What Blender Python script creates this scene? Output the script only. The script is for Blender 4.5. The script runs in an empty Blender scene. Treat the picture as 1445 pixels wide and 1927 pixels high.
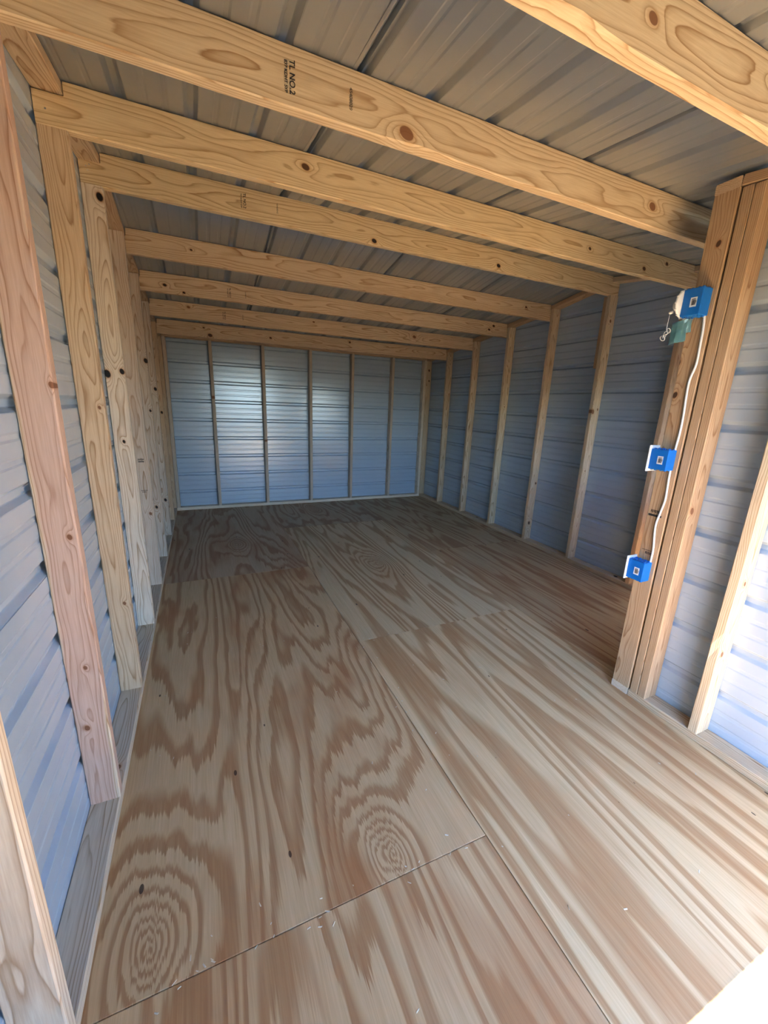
import bpy, bmesh, math, random
from mathutils import Vector, Matrix, noise as mnoise

scene = bpy.context.scene
C = scene.collection
rnd = random.Random(7)

# ------------------------------------------------------------------ camera
cam_r = Vector((0.91350885, -0.40502516, 0.03816019))
cam_u = Vector((0.06962635, 0.24807355, 0.96623583))
cam_f = Vector((0.40081636, 0.88000803, -0.2548178))
cd = bpy.data.cameras.new('camera')
cam = bpy.data.objects.new('camera', cd)
C.objects.link(cam)
m = Matrix.Identity(4)
for k in range(3):
    m[k][0], m[k][1], m[k][2] = cam_r[k], cam_u[k], -cam_f[k]
m.translation = (0.3468, -0.7639, 1.3987)
cam.matrix_world = m
cd.sensor_fit = 'HORIZONTAL'
cd.sensor_width = 36.0
cd.lens = 36.0 * 758.24 / 1445.0
cd.clip_start = 0.02
scene.camera = cam

# ------------------------------------------------------------------ light
SUN_DIR = Vector((0.545, 0.838, 0.0)) * math.cos(math.radians(68.5)) + Vector((0, 0, -math.sin(math.radians(68.5))))
SKY_STRENGTH = 0.68
GROUND_COL = (0.58, 0.545, 0.46)
SUN_STRENGTH = 58.0
EXPOSURE = 1.48

world = bpy.data.worlds.new('sky')
scene.world = world
world.use_nodes = True
wn, wl = world.node_tree.nodes, world.node_tree.links
wn.clear()
w_out = wn.new('ShaderNodeOutputWorld')
w_bg = wn.new('ShaderNodeBackground')
w_bg.inputs['Strength'].default_value = 1.0
w_sky = wn.new('ShaderNodeTexSky')
w_sky.sky_type = 'NISHITA'
w_sky.sun_disc = False
w_sky.sun_elevation = math.radians(68.5)
w_sky.sun_rotation = math.atan2(-SUN_DIR.x, -SUN_DIR.y)
w_sky.air_density = 1.0
w_sky.dust_density = 0.3
w_sky.ozone_density = 2.0
w_mul = wn.new('ShaderNodeMix'); w_mul.data_type = 'RGBA'; w_mul.blend_type = 'MULTIPLY'
w_mul.inputs['Factor'].default_value = 1.0
w_mul.inputs['B'].default_value = (SKY_STRENGTH * 0.84, SKY_STRENGTH * 1.0, SKY_STRENGTH * 1.24, 1)
wl.new(w_sky.outputs['Color'], w_mul.inputs['A'])
w_tc = wn.new('ShaderNodeTexCoord')
w_sep = wn.new('ShaderNodeSeparateXYZ')
wl.new(w_tc.outputs['Generated'], w_sep.inputs[0])
w_map = wn.new('ShaderNodeMapRange'); w_map.interpolation_type = 'SMOOTHSTEP'
w_map.inputs['From Min'].default_value = -0.012
w_map.inputs['From Max'].default_value = 0.012
wl.new(w_sep.outputs['Z'], w_map.inputs['Value'])
w_mix = wn.new('ShaderNodeMix'); w_mix.data_type = 'RGBA'
w_mix.inputs['A'].default_value = GROUND_COL + (1,)          # sunlit dry ground below the horizon
wl.new(w_map.outputs['Result'], w_mix.inputs['Factor'])
wl.new(w_mul.outputs['Result'], w_mix.inputs['B'])
wl.new(w_mix.outputs['Result'], w_bg.inputs['Color'])
wl.new(w_bg.outputs['Background'], w_out.inputs['Surface'])

sd = bpy.data.lights.new('sun', 'SUN')
sd.energy = SUN_STRENGTH
sd.angle = math.radians(0.53)
sd.color = (1.0, 0.955, 0.87)
sun = bpy.data.objects.new('sun', sd)
C.objects.link(sun)
sun.rotation_euler = SUN_DIR.to_track_quat('-Z', 'Y').to_euler()
sun.location = (0, -3, 6)

def portal(name, loc, rot, sx, sz):
    d = bpy.data.lights.new(name, 'AREA')
    d.shape = 'RECTANGLE'; d.size = sx; d.size_y = sz
    d.cycles.is_portal = True
    o = bpy.data.objects.new(name, d); C.objects.link(o)
    o.location = loc; o.rotation_euler = rot
    return o

vs = scene.view_settings
vs.view_transform = 'Standard'
vs.look = 'None'
vs.exposure = EXPOSURE
vs.gamma = 1.0
vs.use_curve_mapping = False
cy = scene.cycles
cy.use_denoising = True
cy.max_bounces = 5
cy.diffuse_bounces = 3
cy.glossy_bounces = 4
cy.sample_clamp_indirect = 6.0
cy.use_adaptive_sampling = True
cy.adaptive_threshold = 0.13
cy.adaptive_min_samples = 20
cy.caustics_reflective = False
cy.caustics_refractive = False

# ------------------------------------------------------------------ dimensions
D, W, H = 0.038, 0.089, 0.14                   # two-by lumber
X2, X1 = 3.516, 2.266                          # stud faces: far right wall, near right wall
YB = 4.846                                     # stud face of the back wall
YF = -1.076                                    # stud face of the front wall
YP = 0.33                                      # recess wall, near face
RIB, RIB0 = 0.2286, 0.225                      # rib pitch of the sheet metal
PY = [-0.012, 0.606, 1.218, 1.852, 2.490, 3.101, 3.7235, 4.321]
PH = [2.2585, 2.331, 2.4095, 2.4940, 2.3975, 2.3206, 2.2488, 2.1774]
SY = [-0.012, 0.607, 1.218, 1.845, 2.451, 3.062, 3.6845, 4.282]
DOOR = (0.855, 2.19, 1.95)                     # front opening: left, right, top
WIN = (2.80, 3.38, 0.90, 1.72)                 # opening in the recess wall: left, right, bottom, top

def roof_z(y):
    ys = [-1.3] + PY + [5.3]
    hs = [PH[0] - 0.1235 * (PY[0] + 1.3)] + PH + [PH[7] - 0.119 * (5.3 - PY[7])]
    ys[4] = 1.885; hs[4] = 2.495
    for a in range(len(ys) - 1):
        if y <= ys[a + 1]:
            return hs[a] + (hs[a + 1] - hs[a]) * (y - ys[a]) / (ys[a + 1] - ys[a])
    return hs[-1]

# ------------------------------------------------------------------ node helpers
class NT:
    def __init__(s, name):
        s.mat = bpy.data.materials.new(name)
        s.mat.use_nodes = True
        s.n, s.l = s.mat.node_tree.nodes, s.mat.node_tree.links
        s.n.clear()
        s.out = s.n.new('ShaderNodeOutputMaterial')
        s.b = s.n.new('ShaderNodeBsdfPrincipled')
        s.l.new(s.b.outputs[0], s.out.inputs['Surface'])
    def set(s, sock, v):
        if isinstance(v, bpy.types.NodeSocket): s.l.new(v, sock)
        elif v is not None:
            if sock.type == 'RGBA' and len(v) == 3: v = tuple(v) + (1,)
            sock.default_value = v
    def m(s, op, a, b=None, c=None, clamp=False):
        n = s.n.new('ShaderNodeMath'); n.operation = op; n.use_clamp = clamp
        s.set(n.inputs[0], a)
        if b is not None: s.set(n.inputs[1], b)
        if c is not None: s.set(n.inputs[2], c)
        return n.outputs[0]
    def vm(s, op, a, b=None):
        n = s.n.new('ShaderNodeVectorMath'); n.operation = op
        s.set(n.inputs[0], a)
        if b is not None: s.set(n.inputs[1], b)
        return n.outputs[0]
    def sep(s, v):
        n = s.n.new('ShaderNodeSeparateXYZ'); s.l.new(v, n.inputs[0]); return n.outputs
    def comb(s, x, y, z):
        n = s.n.new('ShaderNodeCombineXYZ')
        for i, v in enumerate((x, y, z)): s.set(n.inputs[i], v)
        return n.outputs[0]
    def attr(s, name):
        n = s.n.new('ShaderNodeAttribute'); n.attribute_type = 'OBJECT'; n.attribute_name = name
        return n
    def noise(s, v, scale=1.0, detail=2.0, rough=0.5, dist=0.0, w=None):
        n = s.n.new('ShaderNodeTexNoise')
        if w is not None: n.noise_dimensions = '4D'; s.set(n.inputs['W'], w)
        s.l.new(v, n.inputs['Vector'])
        n.inputs['Scale'].default_value = scale; n.inputs['Detail'].default_value = detail
        n.inputs['Roughness'].default_value = rough; n.inputs['Distortion'].default_value = dist
        return n.outputs[0]
    def ramp(s, v, stops, interp='LINEAR'):
        n = s.n.new('ShaderNodeValToRGB'); n.color_ramp.interpolation = interp
        e = n.color_ramp.elements
        while len(e) < len(stops): e.new(0.5)
        for el, (p, c) in zip(e, stops):
            el.position = p
            el.color = (c, c, c, 1) if isinstance(c, (int, float)) else tuple(c) + (1,)
        s.l.new(v, n.inputs[0]); return n.outputs[0]
    def mix(s, f, a, b, blend='MIX'):
        n = s.n.new('ShaderNodeMix'); n.data_type = 'RGBA'; n.blend_type = blend
        s.set(n.inputs['Factor'], f); s.set(n.inputs['A'], a); s.set(n.inputs['B'], b)
        return n.outputs['Result']
    def co(s):
        return s.n.new('ShaderNodeTexCoord').outputs['Object']

def lumber_material():
    """Sawn pine: growth rings around a pith that wanders along the board, pushed aside by knots."""
    t = NT('sawn_pine')
    co = t.co()
    x, y, z = t.sep(co)
    seed = t.attr('seed').outputs['Fac']
    tint = t.attr('tint').outputs['Vector']
    pith = t.sep(t.attr('pith').outputs['Vector'])           # y0, z0, ring width
    sx = t.m('MULTIPLY', seed, 13.7)
    slow = t.noise(t.comb(t.m('MULTIPLY_ADD', x, 0.8, sx), t.m('MULTIPLY', y, 3.0), t.m('MULTIPLY', z, 3.0)), 1.0, 2.0, 0.5, 0.0, seed)
    slow2 = t.noise(t.comb(t.m('MULTIPLY_ADD', x, 1.7, sx), t.m('MULTIPLY', y, 9.0), t.m('MULTIPLY', z, 9.0)), 1.0, 2.0, 0.5, 0.0, t.m('ADD', seed, 31.0))
    yy = t.m('ADD', t.m('SUBTRACT', y, pith[0]), t.m('MULTIPLY', t.m('SUBTRACT', slow, 0.5), 0.10))
    zz = t.m('ADD', t.m('SUBTRACT', z, pith[1]), t.m('MULTIPLY', t.m('SUBTRACT', slow2, 0.5), 0.060))
    rad = t.m('SQRT', t.m('ADD', t.m('MULTIPLY', yy, yy), t.m('MULTIPLY', zz, zz)))
    knot_mask = None; knot_dark = None; halo = None
    for i in range(4):
        k = t.sep(t.attr('knot%d' % i).outputs['Vector'])      # x, y, radius (0 = none)
        r = t.m('MAXIMUM', k[2], 0.0005)
        dx = t.m('DIVIDE', t.m('SUBTRACT', x, k[0]), r)
        dy = t.m('DIVIDE', t.m('SUBTRACT', y, k[1]), r)
        dx = t.m('ADD', dx, t.m('MULTIPLY', dy, 0.25))
        d2 = t.m('ADD', t.m('MULTIPLY', t.m('MULTIPLY', dx, dx), 0.55), t.m('MULTIPLY', dy, dy))
        wide = t.m('ADD', t.m('MULTIPLY', t.m('MULTIPLY', dx, dx), 0.06), t.m('MULTIPLY', t.m('MULTIPLY', dy, dy), 0.25))
        push = t.m('MULTIPLY', t.m('EXPONENT', t.m('MULTIPLY', wide, -1.0)), t.m('MULTIPLY', r, 1.5))
        push = t.m('MULTIPLY', push, t.m('GREATER_THAN', k[2], 0.001))
        rad = t.m('ADD', rad, push)
        mk = t.m('MULTIPLY', t.m('SUBTRACT', 1.25, d2), 3.0, clamp=True)
        mk = t.m('MULTIPLY', mk, t.m('GREATER_THAN', k[2], 0.001))
        hl = t.m('MULTIPLY', t.m('SUBTRACT', 3.2, d2), 0.5, clamp=True)
        hl = t.m('MULTIPLY', hl, t.m('GREATER_THAN', k[2], 0.001))
        knot_mask = mk if knot_mask is None else t.m('MAXIMUM', knot_mask, mk)
        halo = hl if halo is None else t.m('MAXIMUM', halo, hl)
        kd = t.m('MULTIPLY', mk, t.m('LESS_THAN', d2, 0.75))
        knot_dark = kd if knot_dark is None else t.m('MAXIMUM', knot_dark, kd)
    wob = t.noise(t.comb(t.m('MULTIPLY', x, 5.0), t.m('MULTIPLY', y, 60.0), t.m('MULTIPLY', z, 60.0)), 1.0, 3.0, 0.6, 0.0, seed)
    rad = t.m('ADD', rad, t.m('MULTIPLY', t.m('SUBTRACT', wob, 0.5), 0.0022))
    ring = t.m('DIVIDE', rad, t.m('MULTIPLY', pith[2], 0.80))
    fr = t.m('FRACT', ring)
    late = t.ramp(fr, [(0.0, 0.10), (0.07, 0.0), (0.52, 0.06), (0.80, 0.45), (0.94, 1.0), (1.0, 0.10)])
    ringvar = t.noise(t.comb(t.m('FLOOR', ring), seed, 0.0), 3.1, 0.0)
    late = t.m('MULTIPLY', late, t.m('MULTIPLY_ADD', ringvar, 0.9, 0.30))
    fib = t.noise(t.comb(t.m('MULTIPLY', x, 9.0), t.m('MULTIPLY', y, 210.0), t.m('MULTIPLY', z, 210.0)), 1.0, 2.0, 0.6)
    blot = t.noise(t.comb(t.m('MULTIPLY_ADD', x, 1.4, sx), t.m('MULTIPLY', y, 7.0), t.m('MULTIPLY', z, 7.0)), 1.0, 3.0, 0.55, 0.3, seed)
    heart = t.attr('heart').outputs['Fac']
    sap = t.m('MULTIPLY', t.m('MULTIPLY', t.m('SUBTRACT', rad, heart), 260.0, clamp=True), t.m('GREATER_THAN', heart, 0.001))
    tint = t.mix(t.m('MULTIPLY', sap, 0.85), tint, (0.80, 0.70, 0.53))
    early = t.mix(t.m('MULTIPLY', blot, 0.55, clamp=True), tint, t.mix(1.0, tint, (0.90, 0.78, 0.64), 'MULTIPLY'))
    dark = t.mix(1.0, tint, (0.46, 0.29, 0.15), 'MULTIPLY')
    col = t.mix(t.m('MULTIPLY', late, 1.0), early, dark)
    col = t.mix(t.m('MULTIPLY_ADD', fib, 1.3, -0.42, clamp=True), col, t.mix(1.0, col, (0.72, 0.62, 0.52), 'MULTIPLY'))
    col = t.mix(t.m('MULTIPLY', t.m('MULTIPLY', t.m('SUBTRACT', wob, 0.66), 9.0, clamp=True), 0.35), col, dark)
    col = t.mix(t.m('MULTIPLY', halo, 0.45), col, t.mix(1.0, tint, (0.66, 0.42, 0.24), 'MULTIPLY'))
    col = t.mix(t.m('MULTIPLY', knot_mask, 0.9), col, (0.19, 0.075, 0.030))
    col = t.mix(t.m('MULTIPLY', knot_dark, t.attr('deadknot').outputs['Fac']), col, (0.012, 0.008, 0.006))
    t.set(t.b.inputs['Base Color'], col)
    t.set(t.b.inputs['Roughness'], t.m('MULTIPLY_ADD', late, -0.12, 0.66))
    t.b.inputs['Specular IOR Level'].default_value = 0.32
    bmp = t.n.new('ShaderNodeBump'); bmp.inputs['Strength'].default_value = 0.25; bmp.inputs['Distance'].default_value = 0.001
    t.l.new(fib, bmp.inputs['Height'])
    t.l.new(bmp.outputs[0], t.b.inputs['Normal'])
    return t.mat

def plywood_material():
    """Rotary-peeled pine veneer: broad contour bands, long in the sheet's length (local y)."""
    t = NT('plywood_veneer')
    x, y, z = t.sep(t.co())
    seed = t.attr('seed').outputs['Fac']
    fig = t.sep(t.attr('figure').outputs['Vector'])           # across scale, along scale, bands
    tint = t.attr('tint').outputs['Vector']
    so = t.m('MULTIPLY', seed, 9.3)
    fib = t.noise(t.comb(t.m('MULTIPLY', x, 190.0), t.m('MULTIPLY', y, 5.0), so), 1.0, 3.0, 0.65)
    fib2 = t.noise(t.comb(t.m('MULTIPLY', x, 55.0), t.m('MULTIPLY', y, 2.0), so), 1.0, 2.0, 0.6)
    # peeled grain feathers along the sheet: the bands are torn lengthwise
    yf = t.m('ADD', y, t.m('MULTIPLY', t.m('ADD', t.m('SUBTRACT', fib, 0.5), t.m('MULTIPLY', t.m('SUBTRACT', fib2, 0.5), 0.8)), 0.16))
    base = t.noise(t.comb(t.m('MULTIPLY', x, fig[0]), t.m('MULTIPLY', yf, fig[1]), so), 1.0, 1.0, 0.42, 0.55, seed)
    med = t.noise(t.comb(t.m('MULTIPLY', x, t.m('MULTIPLY', fig[0], 2.7)), t.m('MULTIPLY', yf, t.m('MULTIPLY', fig[1], 3.4)), so), 1.0, 2.0, 0.5, 0.6, t.m('ADD', seed, 5.0))
    h = t.m('ADD', base, t.m('MULTIPLY', t.m('SUBTRACT', med, 0.5), 0.17))
    for i in range(2):                                        # knots: the bands close into rings around them
        e = t.sep(t.attr('eye%d' % i).outputs['Vector'])      # x, y, size
        dx = t.m('ADD', t.m('SUBTRACT', x, e[0]), t.m('MULTIPLY', t.m('SUBTRACT', med, 0.5), 0.16)); dy = t.m('MULTIPLY', t.m('SUBTRACT', t.m('MULTIPLY_ADD', t.m('SUBTRACT', yf, y), 0.40, y), e[1]), 0.55)
        d2 = t.m('DIVIDE', t.m('ADD', t.m('MULTIPLY', dx, dx), t.m('MULTIPLY', dy, dy)), t.m('MAXIMUM', t.m('MULTIPLY', e[2], e[2]), 0.0001))
        h = t.m('ADD', h, t.m('MULTIPLY', t.m('EXPONENT', t.m('MULTIPLY', t.m('SQRT', d2), -1.0)), t.m('MULTIPLY', t.m('GREATER_THAN', e[2], 0.001), 0.42)))
    hb = t.m('MULTIPLY', h, fig[2])
    fr = t.m('FRACT', hb)
    bv = t.noise(t.comb(t.m('FLOOR', hb), seed, 0.0), 2.3, 0.0)
    edge = t.m('MULTIPLY_ADD', bv, 0.7, 0.12)                  # wide and narrow bands
    rise = t.m('MULTIPLY', t.m('SUBTRACT', fr, edge), 4.5, clamp=True)
    fall = t.m('MULTIPLY', t.m('SUBTRACT', 1.0, fr), 14.0, clamp=True)
    band = t.m('MULTIPLY', t.m('MULTIPLY', rise, fall), t.m('MULTIPLY_ADD', fib2, 0.7, 0.50), clamp=True)
    light = t.mix(fib2, tint, t.mix(1.0, tint, (0.86, 0.80, 0.72), 'MULTIPLY'))
    dark = t.mix(1.0, tint, (0.53, 0.335, 0.21), 'MULTIPLY')
    col = t.mix(t.m('MULTIPLY', band, 0.80), light, dark)
    red = t.noise(t.comb(t.m('MULTIPLY', x, 3.2), t.m('MULTIPLY', y, 1.0), so), 1.0, 2.0, 0.6, 0.8, seed)
    redm = t.m('MULTIPLY', t.ramp(red, [(0.50, 0.0), (0.72, 1.0)]), t.attr('redness').outputs['Fac'])
    col = t.mix(redm, col, t.mix(1.0, tint, (0.60, 0.38, 0.26), 'MULTIPLY'))
    col = t.mix(t.m('MULTIPLY_ADD', fib, 1.5, -0.50, clamp=True), col, t.mix(1.0, col, (0.74, 0.66, 0.58), 'MULTIPLY'))
    # small resin pockets and dents
    v2 = t.n.new('ShaderNodeTexVoronoi'); v2.feature = 'F1'; v2.voronoi_dimensions = '2D'
    t.l.new(t.comb(t.m('MULTIPLY_ADD', x, 7.0, so), t.m('MULTIPLY_ADD', y, 3.0, so), 0.0), v2.inputs['Vector'])
    v2.inputs['Scale'].default_value = 1.0
    rc = t.sep(v2.outputs['Color'])
    spot = t.m('MULTIPLY', t.m('LESS_THAN', v2.outputs['Distance'], t.m('MULTIPLY', rc[1], 0.045)), t.m('GREATER_THAN', rc[0], 0.80))
    col = t.mix(t.m('MULTIPLY', spot, 0.85), col, (0.07, 0.028, 0.016))
    t.set(t.b.inputs['Base Color'], col)
    t.b.inputs['Roughness'].default_value = 0.58
    t.b.inputs['Specular IOR Level'].default_value = 0.30
    bmp = t.n.new('ShaderNodeBump'); bmp.inputs['Strength'].default_value = 0.18; bmp.inputs['Distance'].default_value = 0.0008
    t.l.new(fib, bmp.inputs['Height'])
    t.l.new(bmp.outputs[0], t.b.inputs['Normal'])
    return t.mat

def sheet_metal_material(name, c1, c2, rough, metallic):
    t = NT(name)
    co = t.co()
    n1 = t.noise(co, 2.2, 3.0, 0.6)
    n2 = t.noise(co, 35.0, 2.0, 0.5)
    col = t.mix(n1, c1, c2)
    t.b.inputs['Metallic'].default_value = metallic
    t.set(t.b.inputs['Base Color'], col)
    t.set(t.b.inputs['Roughness'], t.m('MULTIPLY_ADD', n2, 0.10, rough))
    t.b.inputs['Specular IOR Level'].default_value = 0.9
    bmp = t.n.new('ShaderNodeBump'); bmp.inputs['Strength'].default_value = 0.05; bmp.inputs['Distance'].default_value = 0.01
    t.l.new(t.noise(co, 3.0, 1.0, 0.4), bmp.inputs['Height'])
    t.l.new(bmp.outputs[0], t.b.inputs['Normal'])
    return t.mat

def plain(name, col, rough=0.5, spec=0.5, metal=0.0, alpha=None, trans=0.0):
    t = NT(name)
    n = t.noise(t.co(), 60.0, 2.0, 0.5)
    c2 = tuple(min(1, v * 1.08) for v in col); c1 = tuple(v * 0.93 for v in col)
    t.set(t.b.inputs['Base Color'], t.mix(n, c1, c2))
    t.b.inputs['Roughness'].default_value = rough
    t.b.inputs['Specular IOR Level'].default_value = spec
    t.b.inputs['Metallic'].default_value = metal
    t.b.inputs['Transmission Weight'].default_value = trans
    if alpha is not None: t.b.inputs['Alpha'].default_value = alpha
    return t.mat

M_PINE = lumber_material()
M_PLY = plywood_material()
M_METAL = sheet_metal_material('painted_sheet_metal', (0.435, 0.53, 0.63), (0.475, 0.57, 0.665), 0.18, 0.15)
M_ROOF = sheet_metal_material('bare_roof_metal', (0.32, 0.355, 0.39), (0.37, 0.405, 0.44), 0.28, 0.60)
M_INK = plain('stamp_ink', (0.045, 0.040, 0.036), 0.8, 0.1)
M_BLUE = plain('blue_plastic', (0.004, 0.150, 0.560), 0.35, 0.5)
M_WHITE = plain('white_plastic', (0.82, 0.83, 0.82), 0.35, 0.5)
M_STICKER = plain('sticker_paper', (0.80, 0.82, 0.84), 0.6, 0.3)
M_CABLE = plain('white_cable_jacket', (0.80, 0.79, 0.76), 0.45, 0.4)
M_TEAL = plain('teal_film', (0.10, 0.27, 0.30), 0.12, 0.7, alpha=0.62)
M_CHIP = plain('wood_chip', (0.74, 0.62, 0.44), 0.7, 0.2)
M_NAIL = plain('nail_steel', (0.75, 0.74, 0.70), 0.25, 0.5, metal=1.0)
M_GLOBE = plain('porcelain', (0.60, 0.62, 0.62), 0.3, 0.5)

# ------------------------------------------------------------------ object helpers
def link(o, parent=None):
    C.objects.link(o)
    if parent is not None: o.parent = parent
    return o

def mesh_obj(name, bm, mat, parent=None, smooth=False):
    me = bpy.data.meshes.new(name)
    bmesh.ops.recalc_face_normals(bm, faces=bm.faces)
    bm.to_mesh(me); bm.free()
    me.materials.append(mat)
    if smooth:
        for p in me.polygons: p.use_smooth = True
    return link(bpy.data.objects.new(name, me), parent)

def setting(name, label, category):
    o = bpy.data.objects.new(name, None)
    o.empty_display_size = 0.1
    link(o)
    o['kind'] = 'structure'; o['label'] = label; o['category'] = category
    return o

def thing(name, label, category, loc, group=None):
    o = bpy.data.objects.new(name, None); o.empty_display_size = 0.05
    link(o); o.location = loc
    o['label'] = label; o['category'] = category
    if group: o['group'] = group
    return o

def add_box(bm, x0, x1, y0, y1, z0, z1, bevel=0.0, seg=2):
    vs_ = [bm.verts.new((x, y, z)) for x in (x0, x1) for y in (y0, y1) for z in (z0, z1)]
    fs = []
    for f in ((0, 1, 3, 2), (4, 6, 7, 5), (0, 4, 5, 1), (2, 3, 7, 6), (0, 2, 6, 4), (1, 5, 7, 3)):
        fs.append(bm.faces.new([vs_[i] for i in f]))
    if bevel:
        es = {e for f in fs for e in f.edges}
        bmesh.ops.bevel(bm, geom=list(es), offset=bevel, segments=seg, affect='EDGES', profile=0.5)

def add_tube(bm, pts, r, seg=8, close=False):
    pts = [Vector(p) for p in pts]
    rings = []
    up = Vector((0.31, 0.52, 0.79)).normalized()
    n = len(pts)
    for i, p in enumerate(pts):
        a = pts[(i - 1) % n] if close or i > 0 else p
        b = pts[(i + 1) % n] if close or i < n - 1 else p
        tdir = (b - a).normalized()
        u = tdir.cross(up).normalized(); v = tdir.cross(u)
        rings.append([bm.verts.new(p + (u * math.cos(2 * math.pi * k / seg) + v * math.sin(2 * math.pi * k / seg)) * r) for k in range(seg)])
    for i in range(n if close else n - 1):
        A, B = rings[i], rings[(i + 1) % n]
        for k in range(seg):
            bm.faces.new((A[k], A[(k + 1) % seg], B[(k + 1) % seg], B[k]))
    if not close:
        bm.faces.new(rings[0]); bm.faces.new(rings[-1])

def add_lathe(bm, profile, axis_o, axis, seg=28):
    """profile: (distance along axis, radius)"""
    axis = Vector(axis).normalized(); o = Vector(axis_o)
    u = axis.orthogonal().normalized(); v = axis.cross(u)
    rings = []
    for d, r in profile:
        rings.append([bm.verts.new(o + axis * d + (u * math.cos(2 * math.pi * k / seg) + v * math.sin(2 * math.pi * k / seg)) * r) for k in range(seg)])
    for A, B in zip(rings, rings[1:]):
        for k in range(seg):
            bm.faces.new((A[k], A[(k + 1) % seg], B[(k + 1) % seg], B[k]))
    bm.faces.new(rings[0]); bm.faces.new(rings[-1])

TINTS = {
    'pale': (0.80, 0.67, 0.46), 'gold': (0.79, 0.65, 0.41), 'tan': (0.72, 0.57, 0.39), 'brown': (0.60, 0.45, 0.30),
    'pink': (0.70, 0.52, 0.43), 'grey': (0.64, 0.55, 0.45), 'white': (0.84, 0.75, 0.61), 'amber': (0.60, 0.43, 0.265),
}

def board(name, parent, start, ldir, wdir, length, w=W, t=D, tint='tan', seed=None, pith=None, knots=(), dead=0.0,
          notch=None, wane=(), label=None, heart=0.0, cut=(0.0, 0.0)):
    """A sawn board: local x runs along it, y across its wide face, z through it. Edges eased, slightly uneven.
    notch = (length, depth, ends): a rabbet in the +y edge at the ends. cut = lengthwise slope of the two end cuts over the width."""
    ldir = Vector(ldir).normalized(); wdir = Vector(wdir).normalized(); tdir = ldir.cross(wdir)
    seed = rnd.uniform(0, 60) if seed is None else seed
    bm = bmesh.new()
    st = [0.0]
    n = max(4, int(length / 0.07))
    st += [length * i / n for i in range(1, n)] + [length]
    if notch:
        nl, nd, ends = notch
        if 'a' in ends: st += [nl - 0.0005, nl + 0.0005]
        if 'b' in ends: st += [length - nl - 0.0005, length - nl + 0.0005]
    st = sorted(set(round(v, 5) for v in st))
    e = 0.0032
    hw, ht = w / 2, t / 2
    rings = []
    for s_ in st:
        top = hw
        if notch:
            if ('a' in notch[2] and s_ < notch[0]) or ('b' in notch[2] and s_ > length - notch[0]): top = hw - notch[1]
        wob = [(mnoise.noise(Vector((s_ * 3.1, seed, q * 7.7))) * 0.0009) for q in range(4)]
        pts = [(-hw + e, -ht), (top - e, -ht), (top, -ht + e), (top, ht - e), (top - e, ht), (-hw + e, ht), (-hw, ht - e), (-hw, -ht + e)]
        out = []
        for q, (py, pz) in enumerate(pts):
            py += wob[0 if py > 0 else 1]; pz += wob[2 if pz > 0 else 3] * 0.5
            for (wx, wd, wh, corner) in wane:
                if corner == {1: 'ta', 2: 'ta', 3: 'tb', 4: 'tb', 5: 'bb', 6: 'bb', 7: 'ba', 0: 'ba'}[q]:
                    g = math.exp(-((s_ - wx) / wh) ** 2) * wd
                    if q in (2, 3): py -= g * 0.7
                    elif q in (6, 7): py += g * 0.7
                    elif py > 0: py -= g
                    else: py += g
                    if q in (2, 7): pz += g * 0.6
                    elif q in (3, 6): pz -= g * 0.6
            px = s_
            if s_ == st[0]: px += cut[0] * py
            if s_ == st[-1]: px += cut[1] * py
            out.append(bm.verts.new((px, py, pz)))
        rings.append(out)
    for A, B in zip(rings, rings[1:]):
        for q in range(8):
            bm.faces.new((A[q], A[(q + 1) % 8], B[(q + 1) % 8], B[q]))
    bm.faces.new(rings[0]); bm.faces.new(rings[-1])
    o = mesh_obj(name, bm, M_PINE, parent)
    mw = Matrix.Identity(4)
    for k in range(3):
        mw[k][0], mw[k][1], mw[k][2] = ldir[k], wdir[k], tdir[k]
    mw.translation = Vector(start)
    o.matrix_world = mw
    o['seed'] = float(seed)
    tv = TINTS[tint] if isinstance(tint, str) else tint
    j = rnd.uniform(0.95, 1.05)
    o['tint'] = [tv[0] * j, tv[1] * j, tv[2] * j]
    if pith is None:
        pith = (rnd.uniform(-0.03, 0.03), rnd.choice((-1, 1)) * rnd.uniform(0.035, 0.085), rnd.uniform(0.0048, 0.0075))
    o['pith'] = [float(v) for v in pith]
    kk = list(knots)[:4]
    for i in range(4):
        k = kk[i] if i < len(kk) else (0.0, 0.0, 0.0)
        o['knot%d' % i] = [float(v) for v in k]
    o['deadknot'] = float(dead)
    o['heart'] = float(heart)
    if label: o['label'] = label
    return o

def stud(parent, x0, y0, z0, z1, along='y', **kw):
    """Upright two-by-four. along='y': wide face toward the viewer (depth runs in x from x0); 'x': wide face sideways (back wall)."""
    if along == 'y':
        return board('wall_stud', parent, (x0 + W / 2, y0 + D / 2, z0), (0, 0, 1), (1, 0, 0), z1 - z0, **kw)
    return board('wall_stud', parent, (x0 + D / 2, y0 + W / 2, z0), (0, 0, 1), (0, 1, 0), z1 - z0, **kw)

def rib_profile(a0, a1, rib0=RIB0):
    """(position, outward depth) across the ribs of a sheet from a0 to a1."""
    pts = {a0: 0.0, a1: 0.0}
    k0 = int(math.floor((a0 - rib0) / RIB)) - 1
    for k in range(k0, k0 + int((a1 - a0) / RIB) + 4):
        c = rib0 + k * RIB
        for d, h in ((-0.026, 0), (-0.023, 0.001), (-0.0115, 0.0155), (-0.009, 0.017), (0.009, 0.017), (0.0115, 0.0155), (0.023, 0.001), (0.026, 0)):
            if a0 < c + d < a1: pts[c + d] = h
        for mid in (RIB * 0.36, RIB * 0.64):
            for d, h in ((-0.012, 0), (-0.006, 0.0022), (0.006, 0.0022), (0.012, 0)):
                if a0 < c + mid + d < a1: pts[c + mid + d] = h
    return sorted(pts.items())

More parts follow.
